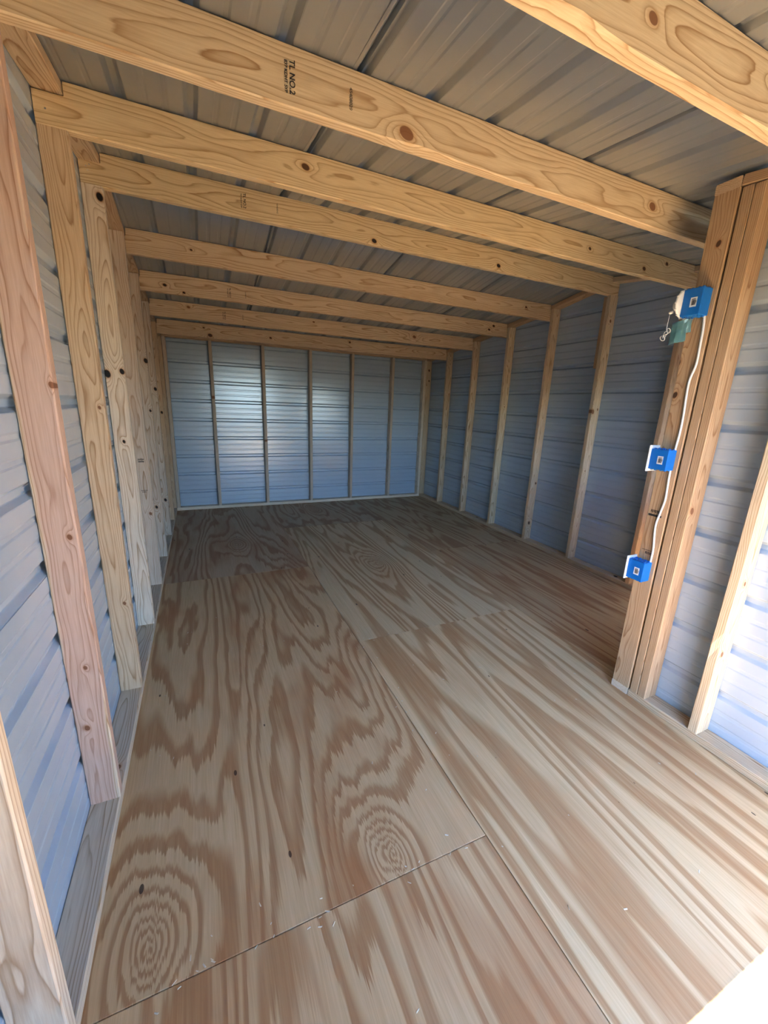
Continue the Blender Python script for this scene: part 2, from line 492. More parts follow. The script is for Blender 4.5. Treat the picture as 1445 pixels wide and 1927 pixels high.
def metal_sheet(parent, a0, a1, stations, place, rib0=RIB0, off=0.0, thick=0.0008, mat=None):
    """Extrude the rib profile through the stations; place(a, s, depth) gives the point."""
    bm = bmesh.new()
    prof = rib_profile(a0, a1, rib0)
    layers = []
    for lay in (0.0, thick):
        layers.append([[bm.verts.new(place(a, s_, h + off + lay)) for a, h in prof] for s_ in stations])
    for L in layers:
        for A, B in zip(L, L[1:]):
            for q in range(len(prof) - 1):
                bm.faces.new((A[q], A[q + 1], B[q + 1], B[q]))
    I, O = layers
    for q in range(len(prof) - 1):
        for e_ in (0, -1):
            bm.faces.new((I[e_][q], I[e_][q + 1], O[e_][q + 1], O[e_][q]))
    for i in range(len(stations) - 1):
        for e_ in (0, -1):
            bm.faces.new((I[i][e_], I[i + 1][e_], O[i + 1][e_], O[i][e_]))
    return mesh_obj('metal_panel', bm, mat or M_METAL, parent)

Z_BREAKS = [0.0, 0.885, 1.7994, 2.714]
def wall_sheets(parent, s0, s1, ztop, place, holes=()):
    """Sheets stacked upwards along a wall from s0 to s1; holes: (s0, s1, z0, z1)."""
    for i in range(3):
        a0 = Z_BREAKS[i] - (0.03 if i else 0.10); a1 = Z_BREAKS[i + 1]
        if ztop <= a0: continue
        a1 = min(a1, ztop)
        off = 0.0016 * (i % 2)
        spans = []
        hs = [h for h in holes if h[2] < a1 and h[3] > a0]
        if not hs:
            spans.append((s0, s1, a0, a1))
        else:
            h = hs[0]
            spans += [(s0, h[0], a0, a1), (h[1], s1, a0, a1)]
            if h[2] > a0: spans.append((h[0], h[1], a0, h[2]))
            if h[3] < a1: spans.append((h[0], h[1], h[3], a1))
        for (b0, b1, c0, c1) in spans:
            if b1 - b0 > 0.02 and c1 - c0 > 0.02:
                metal_sheet(parent, c0, c1, (b0, b1), place, off=off)

# ================================================================== THE SETTING
# ---- floor: sheets of plywood
floor = setting('floor', 'bare plywood sheet floor of the shed with reddish grain', 'floor')
G = 0.0012
SHEETS = [  # x0, x1, y0, y1, seed, figure, tint, redness
    (-0.10, 1.137, 0.030, 2.527, 3.0, (2.1, 0.28, 20.0), (0.77, 0.535, 0.295), 0.90),
    (-0.10, 1.137, 2.527, YB + 0.10, 11.0, (2.1, 0.32, 16.0), (0.67, 0.48, 0.30), 0.5),
    (-0.10, 1.137, -1.19, 0.030, 17.3, (2.4, 0.28, 17.0), (0.77, 0.535, 0.295), 0.6),
    (1.137, 2.375, -1.19, 1.270, 23.6, (2.5, 0.15, 13.0), (0.85, 0.63, 0.36), 0.45),
    (1.137, 2.375, 1.270, 3.715, 31.2, (2.4, 0.22, 16.0), (0.80, 0.60, 0.35), 0.3),
    (1.137, 2.375, 3.715, YB + 0.10, 37.9, (1.7, 0.45, 16.0), (0.62, 0.455, 0.28), 0.40),
    (2.375, X2 + 0.10, 0.30, 2.530, 43.4, (3.2, 0.18, 16.0), (0.66, 0.455, 0.25), 0.45),
    (2.375, X2 + 0.10, 2.530, YB + 0.10, 51.7, (2.6, 0.25, 14.0), (0.66, 0.475, 0.27), 0.35),
]
EYES = {3.0: [(0.80, 0.10, 0.075), (0.14, 0.13, 0.085)], 31.2: [(1.75, 2.4, 0.09)], 37.9: [(1.65, 4.5, 0.10)], 11.0: [(0.6, 3.3, 0.1)]}
for (a, b, c, d, sd_, fig, tint, red) in SHEETS:
    bm = bmesh.new()
    dz = 0.0006 * rnd.random()
    cx_, cy_ = (a + b) / 2, (c + d) / 2
    add_box(bm, a + G - cx_, b - G - cx_, c + G - cy_, d - G - cy_, -0.018, -dz, 0.0008, 1)
    o = mesh_obj('plywood_sheet', bm, M_PLY, floor)
    o.location = (cx_, cy_, 0)
    o['seed'] = sd_; o['figure'] = list(fig)
    for i_, e_ in enumerate((EYES.get(sd_, []) + [None, None])[:2]):
        o['eye%d' % i_] = [e_[0] - cx_, e_[1] - cy_, e_[2]] if e_ else [0.0, 0.0, 0.0]
    o['tint'] = list(tint); o['redness'] = red
# joists' dark under the gaps
bm = bmesh.new(); add_box(bm, -0.11, X1 + 0.11, -1.2, YP, -0.06, -0.020); add_box(bm, -0.11, X2 + 0.11, YP + 0.0005, YB + 0.11, -0.06, -0.020)
o = mesh_obj('subfloor', bm, M_PINE, floor)
o['seed'] = 2.0; o['tint'] = [0.25, 0.17, 0.10]; o['pith'] = [0.0, -0.3, 0.01]; o['deadknot'] = 0.0
for i in range(4): o['knot%d' % i] = [0.0, 0.0, 0.0]

# ---- left wall
wall_left = setting('wall_left', 'long wall of ribbed grey metal sheets behind upright pine studs', 'wall')
def place_left(a, s_, h): return (-W - h, s_, a)
wall_sheets(wall_left, YF - W - 0.01, YB + W + 0.01, 2.56, place_left)
board('sole_plate', wall_left, (-W / 2, YF - 0.08, D / 2), (0, 1, 0), (-1, 0, 0), YB - YF + 0.16, tint=(0.80, 0.68, 0.52), seed=4.0,
      pith=(0.02, -0.05, 0.0080), knots=[(1.90, -0.015, 0.010)])
LEFT = [
    dict(tint='white', pith=(-0.005, 0.055, 0.0105), seed=5.5, label='bleached stud with bold curved grain, closest to the viewer'),
    dict(tint='pink', pith=(0.0, 0.050, 0.0066), heart=0.0795, seed=8.2, knots=[(1.38, 0.040, 0.006), (0.96, 0.024, 0.006), (0.53, 0.008, 0.005), (0.31, -0.014, 0.007)], label='pinkish heartwood stud',
         wane=[(0.75, 0.008, 0.05, 'ta'), (1.2, 0.004, 0.25, 'ta')]),
    dict(tint='tan', pith=(0.0, 0.040, 0.0065), seed=12.9, knots=[(1.31, 0.027, 0.005), (0.45, 0.020, 0.006)], label=None),
    dict(tint='white', pith=(0.005, 0.045, 0.0070), seed=16.1, knots=[(1.467, -0.034, 0.015), (1.482, 0.033, 0.011), (1.117, 0.003, 0.007), (2.27, 0.028, 0.014)], dead=1.0, label='pale stud with a pair of black knots'),
    dict(tint='grey', pith=(-0.01, 0.060, 0.0065), seed=21.7, knots=[(0.55, 0.02, 0.008)]),
    dict(tint='grey', pith=(0.0, 0.050, 0.0060), seed=25.3, knots=[(1.63, 0.034, 0.014), (1.25, 0.03, 0.008), (0.45, 0.0, 0.010)], dead=1.0),
    dict(tint='grey', pith=(0.01, 0.060, 0.0060), seed=29.9, knots=[(1.43, 0.03, 0.012), (0.37, 0.02, 0.012)], dead=1.0),
    dict(tint='brown', pith=(-0.01, 0.055, 0.0058), seed=33.4, knots=[(1.2, 0.02, 0.011), (0.95, -0.01, 0.008)], dead=1.0),
]
left_studs = []
for i, kw in enumerate(LEFT):
    ztop = PH[i] - H if i <= 3 else roof_z(SY[i]) - D - 0.006
    left_studs.append(stud(wall_left, -W, SY[i], D, ztop, **kw))
stud(wall_left, -W, YB + 0.004, D, roof_z(YB) - D - 0.006, tint='brown', seed=40.0)
stud(wall_left, -W, YF - D + 0.02, D, roof_z(YF) - D - 0.01, tint='tan', seed=41.0)
def top_plate(parent, xa, ya, yb, **kw):
    """flat two-by-four under the roof sheets, following their slope"""
    za, zb = roof_z(ya), roof_z(yb)
    d = Vector((0, yb - ya, zb - za)); L = d.length; d.normalize()
    nrm = Vector((0, -d.z, d.y))
    p = Vector((xa + W / 2, ya, za)) - nrm * (D / 2 + 0.003)
    return board('top_plate', parent, p, d, (-1, 0, 0), L, **kw)
top_plate(wall_left, -W - 0.001, YF - 0.08, 1.884, tint='tan', seed=44.0, pith=(0.0, 0.05, 0.0070))
top_plate(wall_left, -W - 0.001, 1.886, PY[4] - 0.01, tint='brown', seed=45.0)
top_plate(wall_left, -W - 0.001, PY[4] - 0.008, YB + 0.08, tint='brown', seed=45.5)

# ---- back wall
wall_back = setting('wall_back', 'end wall of blue-lit ribbed metal sheets behind thin pine studs', 'wall')
def place_back(a, s_, h): return (s_, YB + W + h, a)
wall_sheets(wall_back, -W - 0.01, X2 + W + 0.01, 2.12, place_back)
board('sole_plate', wall_back, (0.002, YB + W / 2, D / 2), (1, 0, 0), (0, -1, 0), X2 - 0.004, tint='white', seed=50.0, pith=(0, -0.06, 0.006))
zbt = 2.076
for i, x in enumerate((0.003, 0.515 - D / 2, 1.132 - D / 2, 1.745 - D / 2, 2.343 - D / 2, 2.965 - D / 2, X2 - D - 0.003)):
    stud(wall_back, x, YB, D, zbt, along='x', tint=('grey', 'grey', 'grey', 'grey', 'grey', 'grey', 'white')[i], seed=52.0 + i * 1.7,
         knots=([(1.38, -0.04, 0.012)] if i == 1 else [(0.85, -0.04, 0.010)] if i == 2 else []))
board('top_plate', wall_back, (0.002, YB + W / 2, zbt + D / 2), (1, 0, 0), (0, -1, 0), X2 - 0.004, tint='brown', seed=61.0)

# ---- far right wall
wall_right = setting('wall_right', 'side wall of grey ribbed metal sheets behind evenly spaced pine studs', 'wall')
def place_right(a, s_, h): return (X2 + W + h, s_, a)
wall_sheets(wall_right, YP - 0.02, YB + W + 0.01, 2.56, place_right)
board('sole_plate', wall_right, (X2 + W / 2, YP + W + 0.002, D / 2), (0, 1, 0), (-1, 0, 0), YB - YP - 0.02, tint='tan', seed=63.0,
      knots=[(0.95, 0.0, 0.014), (2.94, 0.0, 0.010)], dead=1.0)
RIGHT = {
    2: dict(tint='amber', seed=66.0, knots=[(1.0, -0.02, 0.008)]),
    3: dict(tint='pale', seed=68.0, pith=(0.0, 0.05, 0.006), knots=[(1.38, -0.035, 0.014), (1.40, 0.02, 0.007), (0.85, -0.01, 0.005), (2.12, -0.005, 0.008)]),
    4: dict(tint='tan', seed=70.0, pith=(0.0, 0.045, 0.006), knots=[(0.18, 0.0, 0.013), (0.62, 0.02, 0.009)], dead=0.6),
    5: dict(tint='pale', seed=72.0, knots=[(1.40, 0.0, 0.005)]),
    6: dict(tint='tan', seed=74.0),
    7: dict(tint='tan', seed=76.0, pith=(0.0, 0.04, 0.006)),
}
for i, kw in RIGHT.items():
    ztop = PH[i] - H if i <= 3 else roof_z(SY[i]) - D - 0.006
    stud(wall_right, X2, SY[i], D, ztop, **kw)
stud(wall_right, X2, YB + 0.004, D, roof_z(YB) - D - 0.006, tint='tan', seed=78.0, knots=[(1.9, 0.0, 0.012), (1.75, 0.01, 0.010)], dead=0.7)
stud(wall_right, X2 + 0.001, YP + W + 0.003, D, roof_z(YP + W) - D - 0.01, tint='brown', seed=79.0)
board('nailing_block', wall_right, (X2 + 0.012 + W / 2, SY[3] + D * 1.5 + 0.001, 1.785), (0, 0, 1), (1, 0, 0), PH[3] - H - 0.002 - 1.785, tint='amber', seed=80.0)
top_plate(wall_right, X2 + 0.001, YP + W + 0.002, 1.884, tint='tan', seed=82.0)
top_plate(wall_right, X2 + 0.001, 1.886, PY[4] - 0.01, tint='amber', seed=83.0)
top_plate(wall_right, X2 + 0.001, PY[4] - 0.008, YB + 0.08, tint='amber', seed=83.5)

# ---- recess wall (runs across, hidden behind the built-up post) and the near right wall
wall_recess = setting('wall_recess', 'short return wall ending in a brown pine post carrying blue boxes', 'wall')
board('sole_plate', wall_recess, (X1, YP + W / 2, D / 2), (1, 0, 0), (0, -1, 0), X2 - X1 - 0.002, tint='white', seed=85.0)
ZP = 2.247
post = board('post_board', wall_recess, (X1 + D / 2, YP + W / 2, D), (0, 0, 1), (0, 1, 0), ZP - D, tint='amber', seed=88.0, pith=(0.03, 0.075, 0.0070),
      knots=[(1.455, 0.033, 0.010), (2.03, -0.010, 0.009), (1.59, 0.050, 0.011)], dead=0.7, label='brown post board carrying the blue boxes')
board('top_plate', wall_recess, (X1, YP + W / 2, ZP + D / 2), (1, 0, 0), (0, -1, 0), X2 - X1 - 0.002, tint='tan', seed=90.0)
for x in (WIN[0] - 0.04, WIN[1] + 0.002):
    stud(wall_recess, x, YP, D, ZP, along='x', tint='tan')
board('header', wall_recess, (WIN[0] - 0.001, YP + W / 2, WIN[3] + D / 2), (1, 0, 0), (0, -1, 0), WIN[1] - WIN[0] + 0.002, tint='tan')
board('window_sill', wall_recess, (WIN[0] - 0.001, YP + W / 2, WIN[2] - D / 2), (1, 0, 0), (0, -1, 0), WIN[1] - WIN[0] + 0.002, tint='tan')
def place_recess(a, s_, h): return (s_, YP - 0.002 - h, a)
wall_sheets(wall_recess, X1 + W + 0.006, X2 + W + 0.01, 2.27, place_recess, holes=[(WIN[0], WIN[1], WIN[2], WIN[3])])

wall_near = setting('wall_right_front', 'near side wall of pale ribbed metal sheets beside the brown post', 'wall')
def place_near(a, s_, h): return (X1 + W + h, s_, a)
wall_sheets(wall_near, YF - W - 0.01, YP + 0.002, 2.26, place_near)
board('sole_plate', wall_near, (X1 + W / 2, YF - 0.08, D / 2), (0, 1, 0), (-1, 0, 0), YP - YF + 0.076, tint='tan', seed=92.0)
def near_top(y): return roof_z(y) - D - 0.014
stud(wall_near, X1, YP - D - 0.008, D, near_top(YP - D) - 0.002, tint='amber', seed=94.0, pith=(0.0, 0.05, 0.0060))
stud(wall_near, X1, YP - 2 * D - 0.0095, D, near_top(YP - 2 * D) - 0.002, tint='amber', seed=96.0, pith=(0.0, -0.05, 0.0068),
     knots=[(0.965, -0.022, 0.011)])
stud(wall_near, X1, 0.006, D, near_top(0.006) - 0.002, tint='pale', seed=98.0, pith=(0.0, -0.055, 0.0062), knots=[(0.40, -0.02, 0.009), (0.72, 0.0, 0.007)],
     wane=[(0.42, 0.014, 0.035, 'ba')])
stud(wall_near, X1, -0.60, D, near_top(-0.60) - 0.002, tint='tan', seed=99.0)
dzn = Vector((0, YP - 0.002 - (YF - 0.08), roof_z(YP) - roof_z(YF - 0.08))).normalized()
board('top_plate', wall_near, Vector((X1 + W / 2, YF - 0.08, roof_z(YF - 0.08) - 0.012 - D / 2)), dzn, (-1, 0, 0), (YP - 0.004 - (YF - 0.08)) / dzn.y, tint='amber', seed=100.0)

# ---- front wall behind the viewer, with the doorway that lets the daylight in
wall_front = setting('wall_front', 'front wall of ribbed metal sheets with a wide doorway', 'wall')
def place_front(a, s_, h): return (s_, YF - W - h, a)
wall_sheets(wall_front, -W - 0.01, X1 + W + 0.01, 2.10, place_front, holes=[(DOOR[0], DOOR[1], -0.2, DOOR[2])])
for x in (0.28, DOOR[0] - D - 0.002, DOOR[1] + 0.002):
    stud(wall_front, x, YF - W, D, 2.04, along='x', tint='tan')
board('header', wall_front, (DOOR[0] - 0.001, YF - W / 2, DOOR[2] + D / 2), (1, 0, 0), (0, -1, 0), DOOR[1] - DOOR[0] + 0.002, tint='tan')
board('sole_plate', wall_front, (0.002, YF - W / 2, D / 2), (1, 0, 0), (0, -1, 0), DOOR[0] - 0.045, tint='tan')
board('top_plate', wall_front, (0.002, YF - W / 2, 2.06), (1, 0, 0), (0, -1, 0), X1 - 0.004, tint='tan')

# ---- roof sheets and beams
ceiling = setting('ceiling', 'low gabled roof of grey ribbed metal sheets over pine roof beams', 'ceiling')
X_RIB0 = 0.165
cuts = [-0.12, -0.063 + 0.0, 0.851, 1.7656, 2.680, X2 + W + 0.03]
def place_roof(a, s_, h): return (a, s_, roof_z(s_) + h + 0.0005)
for i in range(len(cuts) - 1):
    a0, a1 = cuts[i] - (0.034 if i else 0), cuts[i + 1] - 0.006
    off = 0.0016 * (i % 2)
    y_front = YF - W - 0.05
    back = [1.885] + [PY[4], PY[5], PY[6], PY[7], YB + W + 0.05]
    if a0 < X1 + W < a1:
        metal_sheet(ceiling, a0, X1 + W + 0.012, (y_front, PY[0], PY[1], PY[2], 1.885), place_roof, X_RIB0, off, mat=M_ROOF)
        metal_sheet(ceiling, X1 + W + 0.012, a1, (YP - 0.03, PY[1], PY[2], 1.885), place_roof, X_RIB0, off, mat=M_ROOF)
    elif a0 > X1 + W:
        metal_sheet(ceiling, a0, a1, (YP - 0.03, PY[1], PY[2], 1.885), place_roof, X_RIB0, off, mat=M_ROOF)
    else:
        metal_sheet(ceiling, a0, a1, (y_front, PY[0], PY[1], PY[2], 1.885), place_roof, X_RIB0, off, mat=M_ROOF)
    metal_sheet(ceiling, a0, a1, back, place_roof, X_RIB0, off, mat=M_ROOF)

def P(i, *ks):   # knots given as (x, z, r) in the room
    x0 = -W + 0.002
    return [(x - x0, z - (PH[i] - H / 2), r) for x, z, r in ks]
BEAMS = [
    dict(tint='pale', seed=101.2, pith=(0.01, -0.060, 0.0105), knots=P(0, (1.25, 2.185, 0.010), (1.70, 2.205, 0.008)), wane=[(1.13, 0.012, 0.09, 'bb'), (0.85, 0.006, 0.06, 'bb')]),
    dict(tint='pale', seed=108.3, pith=(-0.015, -0.065, 0.0088), knots=P(1, (0.997, 2.222, 0.017), (2.17, 2.262, 0.014)), wane=[(1.15, 0.008, 0.10, 'bb')]),
    dict(tint='gold', seed=113.1, pith=(0.01, -0.060, 0.0085), knots=P(2, (0.825, 2.355, 0.012), (2.514, 2.339, 0.008), (3.01, 2.310, 0.011), (3.22, 2.37, 0.010)), dead=0.6),
    dict(tint='gold', seed=119.4, pith=(0.0, -0.055, 0.0080), knots=P(3, (1.40, 2.375, 0.012), (2.354, 2.388, 0.012)), dead=1.0),
    dict(tint='tan', seed=124.6, pith=(0.01, -0.060, 0.0080), knots=P(4, (3.206, 2.340, 0.008), (0.37, 2.335, 0.006)), dead=0.8),
    dict(tint='tan', seed=129.7, pith=(0.0, -0.060, 0.0085), knots=P(5, (3.326, 2.28, 0.011), (3.27, 2.238, 0.010), (0.169, 2.236, 0.010), (0.30, 2.20, 0.008)), dead=0.9),
    dict(tint='tan', seed=134.1, pith=(0.01, -0.055, 0.0085), knots=P(6, (2.69, 2.186, 0.015), (0.32, 2.212, 0.010), (1.5, 2.215, 0.008))),
    dict(tint='tan', seed=139.5, pith=(0.0, -0.060, 0.0085), knots=P(7, (0.51, 2.065, 0.016), (1.15, 2.10, 0.010), (2.106, 2.141, 0.010), (0.45, 2.135, 0.007)), dead=0.7),
]
BEAM_LABELS = ['pale roof beam with a wavy lower edge, closest to the viewer', 'pale roof beam with one large round brown knot and an ink stamp', 'golden roof beam with a small dark knot near its left third', 'golden roof beam under the ridge with two black knots', 'tan roof beam just behind the ridge', 'tan roof beam with paired black knots at its right end', 'tan roof beam second from the end wall', 'tan roof beam closest to the end wall']
beams = []
for i, kw in enumerate(BEAMS):
    x0 = -W + 0.002
    x1 = (X1 + W - 0.002) if i == 0 else (X2 + W - 0.002)
    pi = kw['pith']
    kw['pith'] = (pi[0], pi[1], pi[2])
    o = board('roof_beam', ceiling, (x0, PY[i] + D / 2, PH[i] - H / 2), (1, 0, 0), (0, 0, 1), x1 - x0, w=H, t=D,
              notch=(W, D + 0.004, 'ab') if i <= 3 else (W + 0.004, D + 0.006, 'ab'), **kw)
    o['label'] = BEAM_LABELS[i]
    beams.append(o)

# ---- ink grade stamps printed on the beams (thin lettering on the face)
def stamp_text(parent, text, x, z, yface, size, rot=-90.0, name='grade_stamp', bold=0.0):
    cu = bpy.data.curves.new('lettering', 'FONT')
    cu.body = text; cu.size = size; cu.align_x = 'CENTER'; cu.align_y = 'CENTER'
    cu.offset = bold; cu.extrude = 0.0; cu.space_line = 0.78
    tmp = bpy.data.objects.new('lettering', cu)
    me = bpy.data.meshes.new_from_object(tmp)
    bpy.data.objects.remove(tmp); bpy.data.curves.remove(cu)
    me.materials.append(M_INK)
    o = bpy.data.objects.new(name, me)
    link(o, parent)
    mw = Matrix.Translation((x, yface, z)) @ Matrix.Rotation(math.radians(90), 4, 'X') @ Matrix.Rotation(math.radians(rot), 4, 'Z')
    o.matrix_parent_inverse = parent.matrix_world.inverted()
    o.matrix_world = mw
    return o
bpy.context.view_layer.update()
for i, xa, xb, zc, s_ in ((1, 0.632, 0.812, 2.258, 1.0), (3, 0.635, 0.817, 2.430, 0.9), (5, 0.632, 0.764, 2.245, 0.9), (6, 0.623, 0.797, 2.176, 0.9)):
    yf = PY[i] - 0.0016
    stamp_text(beams[i], 'TL NO.2', xa + 0.010, zc, yf, 0.021 * s_, bold=0.0004)
    stamp_text(beams[i], '837 KDHT SYP', xa - 0.007, zc - 0.002, yf, 0.0115 * s_, bold=0.0003)
    stamp_text(beams[i], '45408029' if i == 1 else '45408042', xb, zc - 0.001, yf, 0.0135 * s_)

# nails shining at the beam ends
for i, pts in ((2, [(-0.055, 2.318)]), (3, [(-0.058, 2.428), (-0.044, 2.436), (-0.052, 2.412)])):
    for (x, z) in pts:
        bm = bmesh.new()
        add_lathe(bm, [(0.0, 0.0034), (0.0012, 0.0032), (0.0018, 0.0016)], (x, PY[i] + 0.0008, z), (0, -1, 0), 12)
        o = mesh_obj('nail_head', bm, M_NAIL)
        o.parent = beams[i]; o.matrix_parent_inverse = beams[i].matrix_world.inverted()

# ---- faint ink marks on a left stud and on the post
def ink_bars(parent, bars, name='grade_stamp'):
    bm = bmesh.new()
    for (x0, x1, y0, y1, z0, z1) in bars: add_box(bm, x0, x1, y0, y1, z0, z1)
    o = mesh_obj(name, bm, M_INK)
    o.parent = parent; o.matrix_parent_inverse = parent.matrix_world.inverted()
    return o
yS = SY[4] - 0.0012
ink_bars(left_studs[4], [(-0.064, -0.028, yS, yS + 0.0008, 0.958, 0.964)] + [(-0.064 + k * 0.0062, -0.0605 + k * 0.0062, yS, yS + 0.0008, 0.968 + (k % 3) * 0.002, 0.982) for k in range(6)])
ink_bars(left_studs[4], [(-0.066, -0.026, yS, yS + 0.0008, 0.757, 0.760)] + [(-0.058 + k * 0.006, -0.055 + k * 0.006, yS, yS + 0.0008, 0.744, 0.752) for k in range(4)])
xP = X1 - 0.0012
ink_bars(post, [(xP, xP + 0.0008, 0.352, 0.412, 0.944, 0.954)] + [(xP, xP + 0.0008, 0.366 + k * 0.0068, 0.3695 + k * 0.0068, 0.961 + (k % 2) * 0.003, 0.975) for k in range(6)])
ink_bars(post, [(xP, xP + 0.0008, 0.360, 0.408, 0.776, 0.778)] + [(xP, xP + 0.0008, 0.360 + k * 0.0065, 0.3635 + k * 0.0065, 0.758, 0.770) for k in range(5)])

# ================================================================== THINGS ON THE POST
XF = X1 - 0.0012                                # face of the post board
def blue_box(root, z0, z1, y0=0.346, y1=0.424, depth=0.056, barcode=True):
    """nail-on box: body, lugs, sticker with a barcode. Coordinates in the room, root at its location."""
    L = root.location
    def put(bm, name, mat, parent, smooth=False):
        bmesh.ops.translate(bm, verts=bm.verts, vec=-L)
        return mesh_obj(name, bm, mat, parent, smooth)
    x0 = XF - depth
    bm = bmesh.new()
    add_box(bm, x0, XF, y0, y1, z0, z1, 0.003, 2)
    for zc in (z0, z1):                          # moulded ridges along the top and bottom edges
        for yy in (0.12, 0.33, 0.67, 0.88):
            yc = y0 + (y1 - y0) * yy
            add_box(bm, x0 + 0.008, x0 + 0.020, yc - 0.004, yc + 0.004, zc - 0.004, zc + 0.004, 0.0012, 1)
            add_box(bm, XF - 0.018, XF - 0.008, yc - 0.004, yc + 0.004, zc - 0.004, zc + 0.004, 0.0012, 1)
    body = put(bm, 'box_body', M_BLUE, root)
    for zc in (z0 + 0.008, z1 - 0.008):          # nail lugs against the post
        bm = bmesh.new()
        add_box(bm, XF - 0.012, XF - 0.0005, y1 - 0.004, y1 + 0.010, zc - 0.006, zc + 0.006, 0.0015, 1)
        put(bm, 'nail_lug', M_BLUE, root)
    yc, zc = y0 + (y1 - y0) * 0.40, (z0 + z1) / 2 - 0.002
    bm = bmesh.new()
    add_box(bm, x0 - 0.0006, x0, yc - 0.0125, yc + 0.0125, zc - 0.018, zc + 0.018)
    st = put(bm, 'sticker', M_STICKER, root)
    bm = bmesh.new()
    r2 = random.Random(5)
    yb_ = yc - 0.0078
    while yb_ < yc + 0.0072:                     # thin upright bars under a line of print
        w_ = r2.choice((0.0005, 0.0008, 0.0012))
        add_box(bm, x0 - 0.0011, x0 - 0.0005, yb_, yb_ + w_, zc - 0.0115, zc + 0.0075)
        yb_ += w_ + r2.choice((0.0009, 0.0014))
    add_box(bm, x0 - 0.0011, x0 - 0.0005, yc - 0.0072, yc + 0.0068, zc + 0.0095, zc + 0.0120)
    add_box(bm, x0 - 0.0011, x0 - 0.0005, yc - 0.0106, yc - 0.0096, zc - 0.004, zc + 0.005)
    put(bm, 'barcode', M_INK, st)
    return body

GROUP = 'blue electrical boxes on the post'
for (zc0, zc1, lab) in ((1.167, 1.258, 'blue plastic switch box with white cover plate halfway up the brown post'),
                        (0.632, 0.728, 'blue plastic outlet box with white cover plate, lowest on the brown post')):
    zc = (zc0 + zc1) / 2
    r_ = thing('electrical_box', lab, 'electrical box', (XF, 0.385, zc), GROUP)
    blue_box(r_, zc0, zc1)
    bm = bmesh.new()
    add_box(bm, XF - 0.066, XF + 0.004, 0.4248, 0.4298, zc - 0.058, zc + 0.060, 0.0016, 2)
    bmesh.ops.translate(bm, verts=bm.verts, vec=-r_.location)
    cp = mesh_obj('cover_plate', bm, M_WHITE, r_)
    for dz in (-0.042, 0.042):
        bm = bmesh.new()
        add_lathe(bm, [(0, 0.0035), (0.0015, 0.003)], (XF - 0.031, 0.4298, zc + dz), (0, 1, 0), 12)
        bmesh.ops.translate(bm, verts=bm.verts, vec=-r_.location)
        mesh_obj('screw', bm, M_WHITE, cp)

r_ = thing('lamp_holder', 'blue ceiling box with round white pull-chain lamp holder near the post top', 'lamp holder', (XF, 0.38, 1.855), GROUP)
blue_box(r_, 1.803, 1.906, 0.346, 0.420, 0.060)
cz_, cx_ = 1.856, XF - 0.034
def putL(bm, name, mat, parent, smooth=False):
    bmesh.ops.translate(bm, verts=bm.verts, vec=-r_.location)
    return mesh_obj(name, bm, mat, parent, smooth)
bm = bmesh.new()
add_lathe(bm, [(0.0, 0.050), (0.002, 0.055), (0.007, 0.056), (0.011, 0.053), (0.015, 0.034), (0.018, 0.028)], (cx_, 0.4205, cz_), (0, 1, 0), 36)
rim = putL(bm, 'lamp_base', M_WHITE, r_, True)
bm = bmesh.new()
for k in range(14):
    a = 2 * math.pi * k / 14
    add_box(bm, cx_ + 0.0565 * math.cos(a) - 0.003, cx_ + 0.0565 * math.cos(a) + 0.003, 0.4225, 0.4295, cz_ + 0.0565 * math.sin(a) - 0.003, cz_ + 0.0565 * math.sin(a) + 0.003, 0.001, 1)
putL(bm, 'rim_knurl', M_WHITE, rim)
bm = bmesh.new()
add_lathe(bm, [(0.0, 0.024), (0.004, 0.023), (0.020, 0.021), (0.024, 0.017), (0.025, 0.010)], (cx_, 0.438, cz_), (0, 1, 0), 24)
putL(bm, 'lamp_socket', M_GLOBE, r_, True)
bm = bmesh.new()
add_lathe(bm, [(0.0, 0.006), (0.012, 0.0065), (0.016, 0.004)], (cx_ - 0.030, 0.446, cz_ - 0.028), (-0.3, 0.9, -0.2), 12)
putL(bm, 'chain_guide', M_GLOBE, r_, True)
# pull cord with a tied bundle of loops
cordx, cordy = cx_ - 0.034, 0.456
bm = bmesh.new()
add_tube(bm, [(cordx, cordy, 1.826), (cordx - 0.001, cordy + 0.001, 1.80), (cordx, cordy + 0.002, 1.775), (cordx + 0.001, cordy + 0.003, 1.758)], 0.0012, 6)
cord = putL(bm, 'pull_cord', M_WHITE, r_, True)
bm = bmesh.new()
for k, (dy, dz, rr, tl) in enumerate(((0.000, -0.004, 0.010, 0.2), (0.010, -0.012, 0.011, 1.1), (-0.008, 0.004, 0.009, 2.0), (0.012, -0.024, 0.009, 2.8), (0.004, -0.016, 0.008, 0.6))):
    pts = []
    for q in range(14):
        a = 2 * math.pi * q / 14
        pts.append((cordx + 0.006 * math.sin(tl + a), cordy + dy + rr * math.cos(a) * math.cos(tl), 1.750 + dz + rr * math.sin(a)))
    add_tube(bm, pts, 0.0014, 5, close=True)
putL(bm, 'cord_loops', M_WHITE, cord, True)

